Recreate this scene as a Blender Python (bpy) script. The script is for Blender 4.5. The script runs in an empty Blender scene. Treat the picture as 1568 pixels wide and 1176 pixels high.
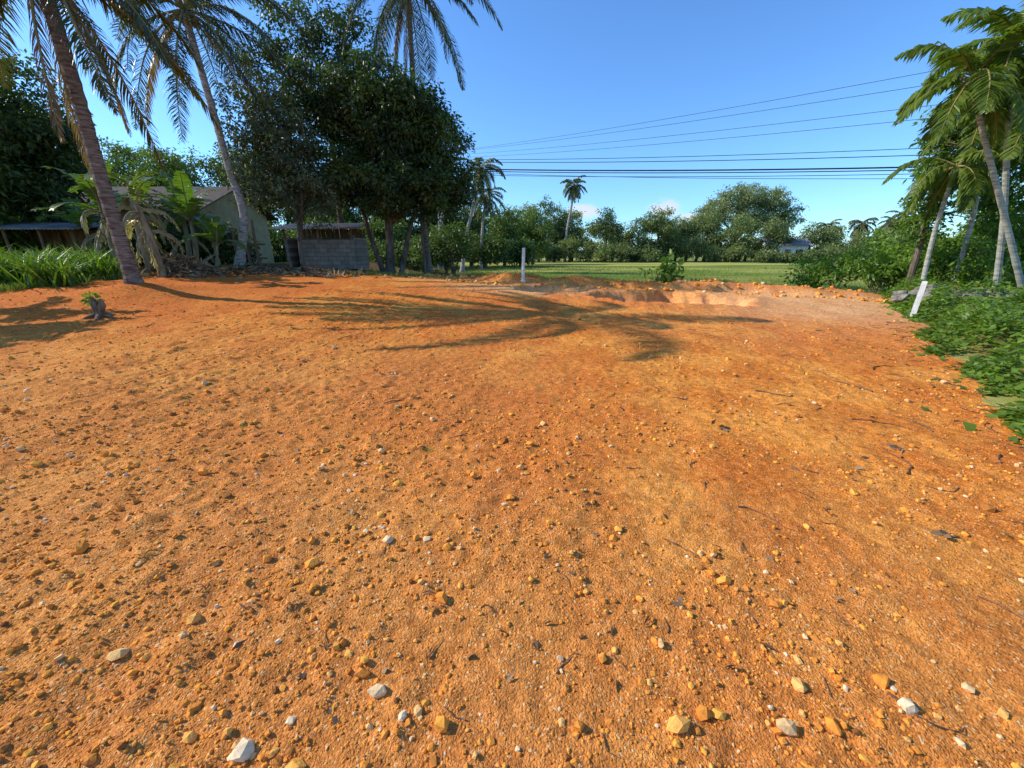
import bpy, math, numpy as np
from mathutils import Vector
rng=np.random.default_rng(7)
scene=bpy.context.scene
# ------------------------------------------------------------------ noise
def _h(ix,iy,s):
    h=(ix*374761393+iy*668265263+s*1442695041)&0x7fffffff
    h=((h^(h>>13))*1274126177)&0x7fffffff
    return ((h^(h>>16))&0xffff)/65535.0
def vn(x,y,s=0):
    x=np.asarray(x,float);y=np.asarray(y,float)
    ix=np.floor(x).astype(np.int64);iy=np.floor(y).astype(np.int64)
    fx=x-ix;fy=y-iy;fx=fx*fx*(3-2*fx);fy=fy*fy*(3-2*fy)
    a=_h(ix,iy,s);b=_h(ix+1,iy,s);c=_h(ix,iy+1,s);d=_h(ix+1,iy+1,s)
    return (a*(1-fx)+b*fx)*(1-fy)+(c*(1-fx)+d*fx)*fy
def fbm(x,y,s=0,o=4):
    r=0;a=.5;t=0
    for i in range(o):
        r=r+a*vn(x,y,s+i*17);t+=a;x=x*2.03+3.1;y=y*2.03+1.7;a*=.5
    return r/t
def ss(a,b,x):
    t=np.clip((x-a)/(b-a),0,1);return t*t*(3-2*t)
# ------------------------------------------------------------------ terrain
def back_edge(x): return np.interp(x,[-30,-16,-13.5,-11,-3,0,6,13,20],[9,10,10.8,17,18.3,16.6,16.2,14.6,13])
def right_edge(y): return np.interp(y,[-40,0,3.35,9.6,14.3,30],[-5,2.2,4.85,9.75,13.3,26])
def masks(x,y):
    yb=back_edge(x)+(fbm(x*.8,y*.8,5)-.5)*1.0
    xr=right_edge(y)+(fbm(x*1.1,y*1.1,9)-.5)*.9
    d=ss(.25,-.25,y-yb)*ss(.2,-.2,x-xr)
    return d,yb,xr
def pitr(x,y): return np.hypot((x-4.8)/2.7,(y-12.5)/1.7)+ (fbm(x*.9,y*.9,41)-.5)*1.0
def H(x,y,detail=False):
    x=np.asarray(x,float);y=np.asarray(y,float)
    d,yb,xr=masks(x,y)
    zb=np.clip(.45-.03*x,.03,.8)
    z=zb*ss(3,16.5,y)
    w=ss(yb,yb+2.2,y)*ss(-9,-2,x+(y-20)*.12)
    z=z*(1-w)+(-.2)*w
    far=ss(40,140,np.hypot(x,y));z=z*(1-far)+(-.2)*far
    prof=ss(-1.25,-.75,y-yb)*ss(.7,-.3,y-yb)
    b=prof*ss(-3,-1,x)*ss(14,12,x)
    z=z+b*(.12+.42*(fbm(x*.7,y*.7,31)-.25))
    z=z+.26*np.exp(-(((x+10.0)/1.1)**2+((y-10.7)/.9)**2))
    z=z+.16*ss(-7,-12,x)*ss(5,10,y)*fbm(x*.9,y*.9,77)
    pr=pitr(x,y)
    z=z-.66*ss(1.0,.62,pr)
    pr2=np.hypot((x-1.3)/1.3,(y-13.9)/1.0)+(fbm(x*1.5,y*1.5,43)-.5)*.7
    z=z-.26*ss(1,.5,pr2)
    rim=np.exp(-((pr-1.15)/.14)**2);z=z+rim*.08*fbm(x*2,y*2,47)
    z=z+.05*(fbm(x*.5,y*.5,3)-.5)*ss(60,20,y)
    out=ss(0,1.0,x-xr)*ss(20,10,y)
    z=z+out*.22*(fbm(x*.7,y*.7,55)-.2)
    if detail:
        near=d*ss(22,9,y)
        rough=.35+.65*ss(2.5,-3.5,x+fbm(x*.6,y*.6,61)*3-1.5)
        z=z+near*.06*(fbm(x*1.4,y*1.0,11)-.5)
        a=x-(.3+.34*(y-1.8))
        z=z+near*.03*(fbm(a*3.0,y*.35,91,3)-.5)
        for off,am in ((0.0,.8),(.42,.6),(2.3,.35)):
            q=a-off+.1*np.sin(y*.9+off)+.06*np.sin(y*2.3+off*5)
            tr=np.exp(-(q/.085)**4)*ss(.8,1.5,y)*ss(10,6,y)*np.clip(1.9*vn(y*.8,y*0+off,8)-.5,0,1)*am
            z=z-near*tr*(.012+.012*np.sin(y*52+np.abs(q)*45))
        cover=.4+1.1*fbm(x*.9,y*.9,66)
        c=fbm(x*7,y*7,21,3);z=z+near*rough*cover*.042*np.maximum(c-.50,0)*2.0
        c=fbm(x*17,y*17,22,3);z=z+near*(.3+.7*rough)*cover*.032*np.maximum(c-.45,0)*2
        z=z+near*.009*cover*(vn(x*31,y*31,24)-.5)
        st=ss(yb-2.8,yb-.3,y)*d;z=z+st*.16*(fbm(x*2.6,y*2.6,71)-.5)
        pz=np.exp(-((pr-1.0)/.45)**2)*d;z=z+pz*.13*(fbm(x*3.3,y*3.3,73)-.5)
    return z
def grow(start,step,lim,r):
    o=[];p=start
    while abs(p)<lim:
        step*=r;p+=step;o.append(p)
    return o
xs=np.array(sorted(grow(-5.5,-.028,900,1.035))+list(np.arange(-5.5,6.01,.028))+grow(6.0,.028,900,1.035))
ys=np.array(sorted(grow(.4,-.06,60,1.2))+list(np.arange(.4,5.5,.024))+grow(5.5,.024,1300,1.02))
X,Y=np.meshgrid(xs,ys);Z=H(X,Y,True)
print("terrain",X.shape)
class MB:
    def __init__(s): s.v=[];s.f=[];s.t=[];s.n=0
    def add(s,v,f,t=0.5,m=0):
        v=np.asarray(v,float).reshape(-1,3);f=np.asarray(f,np.int64)
        t=np.broadcast_to(np.asarray(t,float),(len(v),)) if np.ndim(t)==0 else np.asarray(t,float)
        s.v.append(v);s.t.append(t);s.f.append((f+s.n,m));s.n+=len(v)
    def build(s,name,mats,smooth=False,parent=None,attrs=None):
        me=bpy.data.meshes.new(name);v=np.concatenate(s.v)
        me.vertices.add(len(v));me.vertices.foreach_set('co',v.ravel().astype(np.float32))
        li=np.concatenate([f.ravel() for f,m in s.f])
        cnt=np.concatenate([np.full(len(f),f.shape[1]) for f,m in s.f])
        mi=np.concatenate([np.full(len(f),m) for f,m in s.f])
        me.loops.add(len(li));me.loops.foreach_set('vertex_index',li.astype(np.int32))
        me.polygons.add(len(cnt))
        st=np.concatenate([[0],np.cumsum(cnt)[:-1]])
        me.polygons.foreach_set('loop_start',st.astype(np.int32))
        me.polygons.foreach_set('material_index',mi.astype(np.int32))
        me.polygons.foreach_set('use_smooth',np.full(len(cnt),smooth))
        me.update(calc_edges=True)
        a=me.attributes.new('tint','FLOAT','POINT');a.data.foreach_set('value',np.concatenate(s.t).astype(np.float32))
        if attrs:
            for k,val in attrs.items():
                a=me.attributes.new(k,'FLOAT','POINT');a.data.foreach_set('value',val.astype(np.float32))
        for m in mats: me.materials.append(m)
        ob=bpy.data.objects.new(name,me);scene.collection.objects.link(ob)
        if parent: ob.parent=parent
        return ob
def empty(name,loc=(0,0,0)):
    e=bpy.data.objects.new(name,None);scene.collection.objects.link(e);e.location=loc;return e
# ------------------------------------------------------------------ materials
def newmat(name):
    m=bpy.data.materials.new(name);m.use_nodes=True;nt=m.node_tree;nt.nodes.clear()
    out=nt.nodes.new('ShaderNodeOutputMaterial');return m,nt,out
class N:
    def __init__(s,nt): s.nt=nt
    def new(s,t,ins={},**kw):
        n=s.nt.nodes.new(t)
        for k,v in kw.items(): setattr(n,k,v)
        for k,v in ins.items():
            if hasattr(v,'is_output'): s.nt.links.new(v,n.inputs[k])
            else: n.inputs[k].default_value=v
        return n
    def noise(s,co,scale,detail=4,rough=.55): return s.new('ShaderNodeTexNoise',{'Vector':co,'Scale':scale,'Detail':detail,'Roughness':rough}).outputs['Fac']
    def math(s,op,a,b=0.0,c=None,clamp=False):
        i={0:a,1:b}
        if c is not None:i[2]=c
        return s.new('ShaderNodeMath',i,operation=op,use_clamp=clamp).outputs[0]
    def mix(s,f,a,b,bt='MIX'):
        n=s.nt.nodes.new('ShaderNodeMix');n.data_type='RGBA';n.blend_type=bt
        for idx,v in ((0,f),(6,a),(7,b)):
            if hasattr(v,'is_output'): s.nt.links.new(v,n.inputs[idx])
            else: n.inputs[idx].default_value=v if idx==0 else (tuple(v)+(1,) if len(v)==3 else v)
        return n.outputs[2]
    def rng(s,v,a,b,c=0.,d=1.): return s.new('ShaderNodeMapRange',{0:v,1:a,2:b,3:c,4:d},interpolation_type='SMOOTHSTEP').outputs[0]
    def attr(s,n): return s.new('ShaderNodeAttribute',attribute_name=n).outputs['Fac']
    def co(s): return s.new('ShaderNodeTexCoord').outputs['Object']
def leafmat(name,dark,light,dry=None,trans=.3,rough=.45,spec=.35):
    m,nt,out=newmat(name);n=N(nt);t=n.attr('tint')
    c=n.mix(t,dark,light)
    if dry is not None: c=n.mix(n.rng(t,.93,1.0),c,dry)
    p=n.new('ShaderNodeBsdfPrincipled',{'Base Color':c,'Roughness':rough,'Specular IOR Level':spec})
    tc=n.mix(1.0,c,(1.5,1.7,.6),'MULTIPLY')
    tr=n.new('ShaderNodeBsdfTranslucent',{'Color':tc})
    mx=n.new('ShaderNodeMixShader',{0:trans,1:p.outputs[0],2:tr.outputs[0]})
    nt.links.new(mx.outputs[0],out.inputs[0]);return m
def basicmat(name,c1,c2,scale=4,rough=.85,bump=.3,stretch=(1,1,1),spec=.2,tint=False,bd=.02):
    m,nt,out=newmat(name);n=N(nt)
    mp=n.new('ShaderNodeMapping',{'Vector':n.co(),'Scale':stretch}).outputs[0]
    nz=n.noise(mp,scale,5,.62);f=n.rng(nz,.3,.7)
    if tint: f=n.math('ADD',n.math('MULTIPLY',f,.4),n.math('MULTIPLY',n.attr('tint'),.6))
    c=n.mix(f,c1,c2)
    b=n.new('ShaderNodeBump',{'Height':nz,'Strength':bump,'Distance':bd})
    p=n.new('ShaderNodeBsdfPrincipled',{'Base Color':c,'Roughness':rough,'Specular IOR Level':spec,'Normal':b.outputs[0]})
    nt.links.new(p.outputs[0],out.inputs[0]);return m
# ground
m_ground,nt,out=newmat('ground_soil_and_grass');n=N(nt);co=n.co()
nB=n.noise(co,1.3,4,.6);nC=n.noise(co,14,3,.6);nD=n.noise(co,110,2,.7)
dirt=n.mix(n.rng(nB,.35,.66),(.70,.200,.026),(.92,.350,.058))
dirt=n.mix(n.math('MULTIPLY',n.attr('red'),.8),dirt,(.68,.165,.026))
dirt=n.mix(n.math('MULTIPLY',n.attr('gravel'),.6),dirt,(.66,.285,.080))
dirt=n.mix(n.math('MULTIPLY',n.attr('sand'),n.rng(nB,.2,.6,.45,.95)),dirt,(.92,.50,.22))
dirt=n.mix(n.math('MULTIPLY',n.attr('sand'),n.rng(nC,.6,.75,0,.5)),dirt,(.82,.60,.40))
dirt=n.mix(1.0,dirt,n.mix(n.rng(nC,.3,.7),(.78,.74,.70),(1.14,1.15,1.16)),'MULTIPLY')
vo=n.new('ShaderNodeTexVoronoi',{'Vector':co,'Scale':120.0,'Randomness':1.0})
sep=n.new('ShaderNodeSeparateColor',{0:vo.outputs['Color']}).outputs
dirt=n.mix(1.0,dirt,n.mix(sep[0],(.76,.74,.72),(1.18,1.19,1.2)),'MULTIPLY')
dirt=n.mix(n.rng(sep[1],.955,.96,0,.7),dirt,(.86,.56,.26))
dirt=n.mix(n.rng(sep[2],.94,.96,0,.6),dirt,(.20,.09,.04))
gn2=n.noise(co,5,3,.7)
grass=n.mix(n.attr('gpatch'),(.13,.20,.026),(.42,.39,.10))
grass=n.mix(1.0,grass,n.mix(gn2,(.6,.6,.6),(1.35,1.35,1.3)),'MULTIPLY')
lit=n.mix(n.rng(nC,.35,.65),(.05,.03,.016),(.20,.11,.05))
gl=n.mix(n.attr('litter'),grass,lit)
dm=n.rng(n.math('ADD',n.attr('dirt'),n.math('MULTIPLY',n.math('SUBTRACT',nC,.5),.9)),.35,.6)
col=n.mix(dm,gl,dirt)
hh=n.math('ADD',n.math('MULTIPLY',nC,.9),n.math('ADD',n.math('MULTIPLY',nD,.45),n.math('MULTIPLY',vo.outputs['Distance'],-.12)))
bp=n.new('ShaderNodeBump',{'Height':hh,'Strength':.95,'Distance':.025})
p=n.new('ShaderNodeBsdfPrincipled',{'Base Color':col,'Roughness':.95,'Specular IOR Level':.08,'Normal':bp.outputs[0]})
nt.links.new(p.outputs[0],out.inputs[0])
d,yb,xr=masks(X,Y)
sand=np.clip(np.exp(-(((X-.8)/2.4)**2+((Y-13.8)/1.3)**2))*1.0+.75*ss(1.1,.5,pitr(X,Y))*fbm(X*.8,Y*.8,15)*1.5+.75*ss(4,9,X)*ss(7,10.5,Y)+.3*ss(1,6,X)*ss(5,9,Y)*fbm(X*.7,Y*.7,13)+.5*ss(-7,-3,X)*ss(14,17,Y)*fbm(X*.5,Y,14),0,1)
sand=sand*(1-.7*ss(yb-1.3,yb-.8,Y))
gravel=np.clip(ss(2.0,-2.5,X+2.5*(fbm(X*.5,Y*.5,19)-.5))*.7*ss(9,4,Y)+ss(3.2,1.0,Y)*.6,0,1)
red=ss(.45,.68,fbm(X*.32,Y*.32,88))*.6+.8*ss(-4,-8,X)*ss(6,9,Y)+.5*ss(yb-1.3,yb-.8,Y)+.5*ss(.5,.7,fbm(X*1.3,Y*.8,90))
red=np.clip(red,0,1);gp=ss(.33,.62,fbm(X*.06,Y*.2,89,5))
litter=np.clip(ss(0,-3,X+(Y-20)*.1)*ss(60,30,Y),0,1)*ss(-17,-13,X+ss(13,10,Y)*-3)
litter=np.maximum(litter,ss(0,1,X-xr)*ss(16,12,Y)*.7)
mb=MB();nx=len(xs);ny=len(ys)
idx=np.arange(nx*ny).reshape(ny,nx)
F=np.stack([idx[:-1,:-1],idx[:-1,1:],idx[1:,1:],idx[1:,:-1]],-1).reshape(-1,4)
mb.add(np.stack([X,Y,Z],-1),F)
mb.build('ground',[m_ground],smooth=True,attrs={'dirt':d.ravel(),'sand':sand.ravel(),'gravel':gravel.ravel(),'litter':litter.ravel(),'red':red.ravel(),'gpatch':gp.ravel()})
# ------------------------------------------------------------------ stones
m_stone,nt,out=newmat('stone');n=N(nt)
at=n.new('ShaderNodeAttribute',attribute_name='tint').outputs['Fac']
cr=n.new('ShaderNodeValToRGB',{0:at});e=cr.color_ramp.elements
e[0].position=0;e[0].color=(.20,.085,.03,1);e[1].position=1;e[1].color=(.84,.66,.42,1)
for pos,c in ((.2,(.50,.20,.045,1)),(.5,(.84,.31,.05,1)),(.75,(.92,.43,.07,1)),(.88,(.84,.52,.22,1))):
    q=e.new(pos);q.color=c
nz=n.noise(n.co(),70,3);c=n.mix(1.0,cr.outputs[0],n.mix(nz,(.65,.60,.55),(1.25,1.22,1.15)),'MULTIPLY')
b=n.new('ShaderNodeBump',{'Height':nz,'Strength':.6,'Distance':.006})
p=n.new('ShaderNodeBsdfPrincipled',{'Base Color':c,'Roughness':.95,'Specular IOR Level':.08,'Normal':b.outputs[0]});nt.links.new(p.outputs[0],out.inputs[0])
ph=(1+5**.5)/2
ico=np.array([(-1,ph,0),(1,ph,0),(-1,-ph,0),(1,-ph,0),(0,-1,ph),(0,1,ph),(0,-1,-ph),(0,1,-ph),(ph,0,-1),(ph,0,1),(-ph,0,-1),(-ph,0,1)])/1.9
icf=np.array([(0,11,5),(0,5,1),(0,1,7),(0,7,10),(0,10,11),(1,5,9),(5,11,4),(11,10,2),(10,7,6),(7,1,8),(3,9,4),(3,4,2),(3,2,6),(3,6,8),(3,8,9),(4,9,5),(2,4,11),(6,2,10),(8,6,7),(9,8,1)])
def rq(n_):
    q=rng.normal(size=(n_,4));q/=np.linalg.norm(q,axis=1,keepdims=True);w,x,y,z=q.T
    return np.stack([1-2*(y*y+z*z),2*(x*y-z*w),2*(x*z+y*w),2*(x*y+z*w),1-2*(x*x+z*z),2*(y*z-x*w),2*(x*z-y*w),2*(y*z+x*w),1-2*(x*x+y*y)],-1).reshape(n_,3,3)
def stones(mb,x,y,r,t,zoff=.1):
    n_=len(x);z=H(x,y,True)
    v=ico[None]*rng.uniform(.7,1.25,(n_,12,1))
    v=np.einsum('nij,nkj->nki',rq(n_),v)
    v=np.clip(v,-rng.uniform(.4,.75,(n_,1,3)),rng.uniform(.45,.8,(n_,1,3)))*1.35
    v=np.einsum('nij,nkj->nki',rq(n_),v)*rng.uniform(.75,1.2,(n_,1,3))
    v[:,:,2]*=.75;v=v*r[:,None,None]
    v+=np.stack([x,y,z+r*zoff],-1)[:,None,:]
    f=(icf[None]+(np.arange(n_)*12)[:,None,None]).reshape(-1,3)
    mb.add(v.reshape(-1,3),f,np.repeat(t,12))
mb=MB()
def scatter(nn,y0,y1,p,lo=.35,hi=.95):
    u=rng.random(nn)**p;y=y0+(y1-y0)*u;x=rng.uniform(-1,1,nn)*(1.5*y+1.2)
    k=(fbm(x*.9,y*.9,101)+.25*ss(2,-4,x)+.15*ss(3,1,y)>rng.uniform(lo,hi,nn))
    dd,_,_=masks(x,y);k&=dd>.6;return x[k],y[k]
x,y=scatter(38000,.5,4.5,1.15);r=.0028+.004*rng.random(len(x))+.012*rng.random(len(x))**12
stones(mb,x,y,r,np.clip(rng.normal(.52,.18,len(x)),0,1))
x,y=scatter(10000,2.5,12,1.0);r=.007+.018*rng.random(len(x))**4
stones(mb,x,y,r,np.clip(rng.normal(.52,.2,len(x)),0,1))
TP=[.06,.18,.30,.28,.13,.05];TV=[.1,.35,.55,.75,.88,1.0]
x,y=scatter(6500,.6,8,1.1,.3,.85);r=.006+.010*rng.random(len(x))**2
stones(mb,x,y,r,np.clip(rng.choice(TV,len(x),p=TP)+rng.normal(0,.05,len(x)),0,1),.3)
x,y=scatter(1200,.8,9,1.0,.3,.8);r=.014+.022*rng.random(len(x))**2.0
stones(mb,x,y,r,np.clip(rng.choice(TV,len(x),p=TP)+rng.normal(0,.04,len(x)),0,1),.3)
cxs,cys=scatter(70,1.0,7,1.0,.2,.7)
for a,b in zip(cxs,cys):
    k=rng.integers(6,18);x=a+rng.normal(0,.06+.03*b,k);y=b+rng.normal(0,.04+.02*b,k);stones(mb,x,y,.006+.018*rng.random(k)**2,rng.choice(TV,k,p=TP),.3)
x=rng.uniform(-12,13,900);y=back_edge(x)-rng.random(900)*2.4;r=.02+.07*rng.random(900)**3
stones(mb,x,y,r,np.clip(rng.normal(.6,.2,900),0,1),.3)
mb.build('gravel_stones',[m_stone])
# ------------------------------------------------------------------ helpers
def nrm(a): return a/np.maximum(np.linalg.norm(a,axis=-1,keepdims=True),1e-9)
def tube(mb,P,R,sides=8,t=.5,m=0,cap=True):
    P=np.asarray(P,float);k=len(P);R=np.broadcast_to(np.asarray(R,float),(k,))
    T=nrm(np.gradient(P,axis=0));ref=np.array([0,0,1.]) if abs(T[0][2])<.8 else np.array([1.,0,0])
    A=nrm(np.cross(T,ref));Bv=np.cross(T,A);an=np.linspace(0,2*np.pi,sides,endpoint=False)
    V=P[:,None]+R[:,None,None]*(np.cos(an)[None,:,None]*A[:,None]+np.sin(an)[None,:,None]*Bv[:,None])
    i=np.arange(k*sides).reshape(k,sides);j=np.roll(i,-1,1)
    f=np.stack([i[:-1],j[:-1],j[1:],i[1:]],-1).reshape(-1,4)
    mb.add(V.reshape(-1,3),f,t,m)
    if cap:
        mb.add(V[-1],np.arange(sides)[None],t,m)
def smooth_path(P,k):
    P=np.asarray(P,float);n_=len(P);t=np.linspace(0,n_-1,k);o=[]
    for q in t:
        i=min(int(q),n_-2);f=q-i
        p0=P[max(i-1,0)];p1=P[i];p2=P[i+1];p3=P[min(i+2,n_-1)]
        o.append(.5*((2*p1)+(-p0+p2)*f+(2*p0-5*p1+4*p2-p3)*f*f+(-p0+3*p1-3*p2+p3)*f**3))
    return np.array(o)
def leaf_quads(mb,C,A,L,W,t,m=0,droop=.15):
    n_=len(C);Bv=nrm(np.cross(A,rng.normal(size=(n_,3))))
    L=np.broadcast_to(L,(n_,))[:,None];W=np.broadcast_to(W,(n_,))[:,None]
    mid=C+A*L*.42;tip=C+A*L;tip[:,2]-=L[:,0]*droop
    V=np.stack([C,mid+Bv*W*.5,tip,mid-Bv*W*.5],1)
    f=np.arange(n_*4).reshape(-1,4);mb.add(V.reshape(-1,3),f,np.repeat(t,4),m)
def crown(mb,blobs,leaf,per,cl_r,density,tb=.5,m=1,sub=None,squash=.7,tvar=.2):
    cs=[]
    for (cx,cy,cz,rx,ry,rz) in blobs:
        nn=max(4,int(density*(rx*ry*rz)**(2/3)))
        d_=nrm(rng.normal(size=(nn,3)));rr=rng.random(nn)**.40
        lump=.75+.5*vn(d_[:,0]*2+cx,d_[:,1]*2+d_[:,2]*3+cz,int(abs(cx*10)))
        c=np.array([cx,cy,cz])+d_*(rr*lump)[:,None]*np.array([rx,ry,rz]);cs.append(c)
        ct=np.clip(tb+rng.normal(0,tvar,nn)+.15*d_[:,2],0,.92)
        k=rng.integers(int(per*.5),int(per*1.5),nn);ii=np.repeat(np.arange(nn),k);tot=len(ii)
        rc=(cl_r*rng.uniform(.6,1.3,nn))[ii]
        o=rng.normal(size=(tot,3));o=nrm(o)*(rng.random(tot)**.5)[:,None];o[:,2]*=squash
        P=c[ii]+o*rc[:,None]
        A=nrm(o*.9+rng.normal(size=(tot,3))*.6+np.array([0,0,-.25]))
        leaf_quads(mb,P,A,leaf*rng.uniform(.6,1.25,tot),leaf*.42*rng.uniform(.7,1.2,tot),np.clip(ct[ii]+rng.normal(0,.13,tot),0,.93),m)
    return cs
def broadleaf(name,base,trunk_top,blobs,mats,leaf=.2,per=70,cl_r=.6,density=34,r0=.22,tb=.5,twig=14,trunks=None,tvar=.2,fork=.75):
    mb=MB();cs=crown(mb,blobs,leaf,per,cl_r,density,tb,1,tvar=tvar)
    base=np.array(base,float);top=np.array(trunk_top,float)
    P=smooth_path([base-[0,0,.3],base+(top-base)*.35+rng.normal(0,.08,3),top],10)
    R=np.linspace(r0,r0*.62,10);R[0]*=1.5;R[1]*=1.2
    tube(mb,P,R,10)
    if trunks:
        for (b2,t2,rr) in trunks:
            b2=np.array(b2,float);t2=np.array(t2,float)
            P=smooth_path([b2-[0,0,.3],b2+(t2-b2)*.5+rng.normal(0,.1,3),t2],8);tube(mb,P,np.linspace(rr,rr*.5,8),8)
    for bl,c in zip(blobs,cs):
        ce=np.array(bl[:3]);st=top if rng.random()<fork else base+(top-base)*.75
        P=smooth_path([st,st+(ce-st)*.5+rng.normal(0,.25,3)-[0,0,.15],ce],9);tube(mb,P,np.linspace(r0*.5,r0*.2,9),7)
        for q in c[rng.permutation(len(c))[:twig]]:
            s=P[rng.integers(3,9)];PP=smooth_path([s,s+(q-s)*.5+rng.normal(0,.12,3),q],5);tube(mb,PP,np.linspace(r0*.17,r0*.04,5),5,cap=False)
    return mb.build(name,mats)
def palm(name,path,r0,r1,fr_len,nf,mats,leaflet=.75,lw=.045,seed=0,elev=(-35,70),droop=1.0,nl=80,rings=True,dead=0,coco=True,crownshaft=False,az=None,lift=0.,hangk=1.0):
    g=np.random.default_rng(seed);mb=MB()
    K=60 if rings else 14
    P=smooth_path(path,K);s=np.linspace(0,1,K);R=r0+(r1-r0)*s**.6
    R=R+(r0*.6)*np.exp(-s*K/3.2)
    if rings: R=R*(1+.05*np.sin(np.arange(K)*2.4)+g.normal(0,.02,K))
    P[0][2]-=.15;tube(mb,P,R,12,t=.5,m=0)
    top=P[-1];ax=nrm(P[-1]-P[-6])
    if crownshaft:
        tube(mb,[top-ax*.05,top+ax*.3,top+ax*.6],[r1*1.25,r1*1.5,r1*.7],10,t=.6,m=3);top=top+ax*.5
    for i in range(nf):
        a=(i*2.39996+g.uniform(-.25,.25)) if az is None else az[i%len(az)]+g.uniform(-.1,.1)
        f=(i+.5)/nf;e=math.radians(elev[1]+(elev[0]-elev[1])*f+g.uniform(-8,8))
        L=fr_len*g.uniform(.8,1.12);K2=16
        d_=np.array([math.cos(a)*math.cos(e),math.sin(a)*math.cos(e),math.sin(e)]);p=top+np.array([0,0,.05])+d_*.08
        pts=[p];dd=d_.copy();dk=droop*g.uniform(.75,1.3)
        for k in range(K2):
            dd=dd+np.array([0,0,-1])*dk*(.055+.06*k/K2)+g.normal(0,.016,3);dd=dd/np.linalg.norm(dd)
            p=p+dd*L/K2;pts.append(p)
        pts=np.array(pts);tube(mb,pts,np.linspace(.045,.006,K2+1)*(fr_len/4.5)**.5,5,t=.75,m=2,cap=False)
        isdead=i>=nf-dead
        u=np.linspace(.12,.99,nl);q=u*K2;ii=np.minimum(q.astype(int),K2-1);fr=(q-ii)[:,None]
        B=pts[ii]*(1-fr)+pts[ii+1]*fr;T=nrm(pts[ii+1]-pts[ii])
        side=nrm(np.cross(T,np.array([0,0,1.])+g.normal(0,.05,3)));up=np.cross(side,T)
        prof=np.sin(np.clip((u-.02)*1.02,0,1)*np.pi)**.5*(1-.2*u)
        fh=g.uniform(.6,1.4)*hangk
        for sg in (-1,1):
            ln=leaflet*prof*g.uniform(.75,1.1,nl)*(.8 if isdead else 1)
            hang=g.uniform(.1,.6,nl)[:,None]*fh+(1.3 if isdead else 0)
            dr=nrm(side*sg*.85+T*.55+up*(.15+lift)-np.array([0,0,1.])*hang+g.normal(0,.06,(nl,3)))
            mid=B+dr*ln[:,None]*.5;d2=nrm(dr-np.array([0,0,1.])*(.45+.5*g.random((nl,1)))*fh);tip=mid+d2*ln[:,None]*.5
            w=nrm(T+up*.3+g.normal(0,.25,(nl,3)))*lw*.5
            V=np.stack([B-w*.7,B+w*.7,mid+w,mid-w,tip],1).reshape(-1,3)
            o=np.arange(nl)[:,None]*5
            tt=np.repeat(np.clip((1.0 if isdead else .45)+g.normal(0,.15 if not isdead else 0,nl),0,.92 if not isdead else 1),5)
            mb.add(V,o+np.array([[0,1,2,3]]),tt,1);mb.add(V,o+np.array([[3,2,4]]),tt,1)
    if coco:
        for i in range(9):
            a=g.uniform(0,6.28);c=top+np.array([math.cos(a)*.28,math.sin(a)*.28,-.15-.25*g.random()])
            mb.add(ico*np.array([.12,.12,.15])+c,icf,.9,3)
        for i in range(6):
            a=g.uniform(0,6.28);e0=top+np.array([math.cos(a)*.15,math.sin(a)*.15,-.1]);tube(mb,[e0,e0+np.array([math.cos(a)*.35,math.sin(a)*.35,-.1]),e0+np.array([math.cos(a)*.5,math.sin(a)*.5,-.7])],[.04,.03,.01],5,t=.3,m=2)
    return mb.build(name,mats)
m_bark=basicmat('bark_dark',(.06,.045,.032),(.20,.155,.11),6,.95,.8,(1,1,.35),tint=False)
m_barkl=basicmat('bark_palm_pale',(.20,.165,.135),(.54,.48,.42),5,.9,.7,(1,1,3))
m_barkp=basicmat('bark_palm_brown',(.07,.05,.035),(.28,.22,.165),4,.95,.9,(1,1,5))
m_areca=basicmat('bark_areca',(.24,.24,.19),(.52,.50,.42),3,.85,.3,(1,1,6))
m_leafd=leafmat('foliage_mango',(.016,.030,.008),(.100,.145,.028),trans=.25)
m_leafm=leafmat('foliage_mid',(.045,.074,.014),(.16,.22,.042),trans=.3)
m_leafg=leafmat('foliage_greyish',(.045,.060,.028),(.16,.185,.080),trans=.22,rough=.4)
m_leafb=leafmat('foliage_bright',(.055,.115,.014),(.23,.34,.042),dry=(.25,.15,.05),trans=.35)
m_leaff=leafmat('foliage_far_hazed',(.075,.108,.038),(.25,.285,.090),trans=.3)  # far tree greens lightened, slight distance haze put into the colour
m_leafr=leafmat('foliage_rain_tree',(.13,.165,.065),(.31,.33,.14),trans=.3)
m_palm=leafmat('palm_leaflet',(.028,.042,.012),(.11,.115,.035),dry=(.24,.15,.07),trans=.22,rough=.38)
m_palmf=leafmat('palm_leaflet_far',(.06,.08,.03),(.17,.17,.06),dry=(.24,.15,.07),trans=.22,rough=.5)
m_areleaf=leafmat('areca_leaflet',(.060,.105,.014),(.23,.30,.045),trans=.38,rough=.4)
m_rachis=basicmat('frond_rachis',(.20,.17,.05),(.32,.24,.10),8,.6,.2)
m_coco=basicmat('coconut_husk',(.10,.12,.02),(.28,.20,.06),6,.5,.2)
m_shaft=basicmat('areca_crownshaft',(.08,.16,.03),(.16,.25,.06),3,.45,.1)
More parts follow.
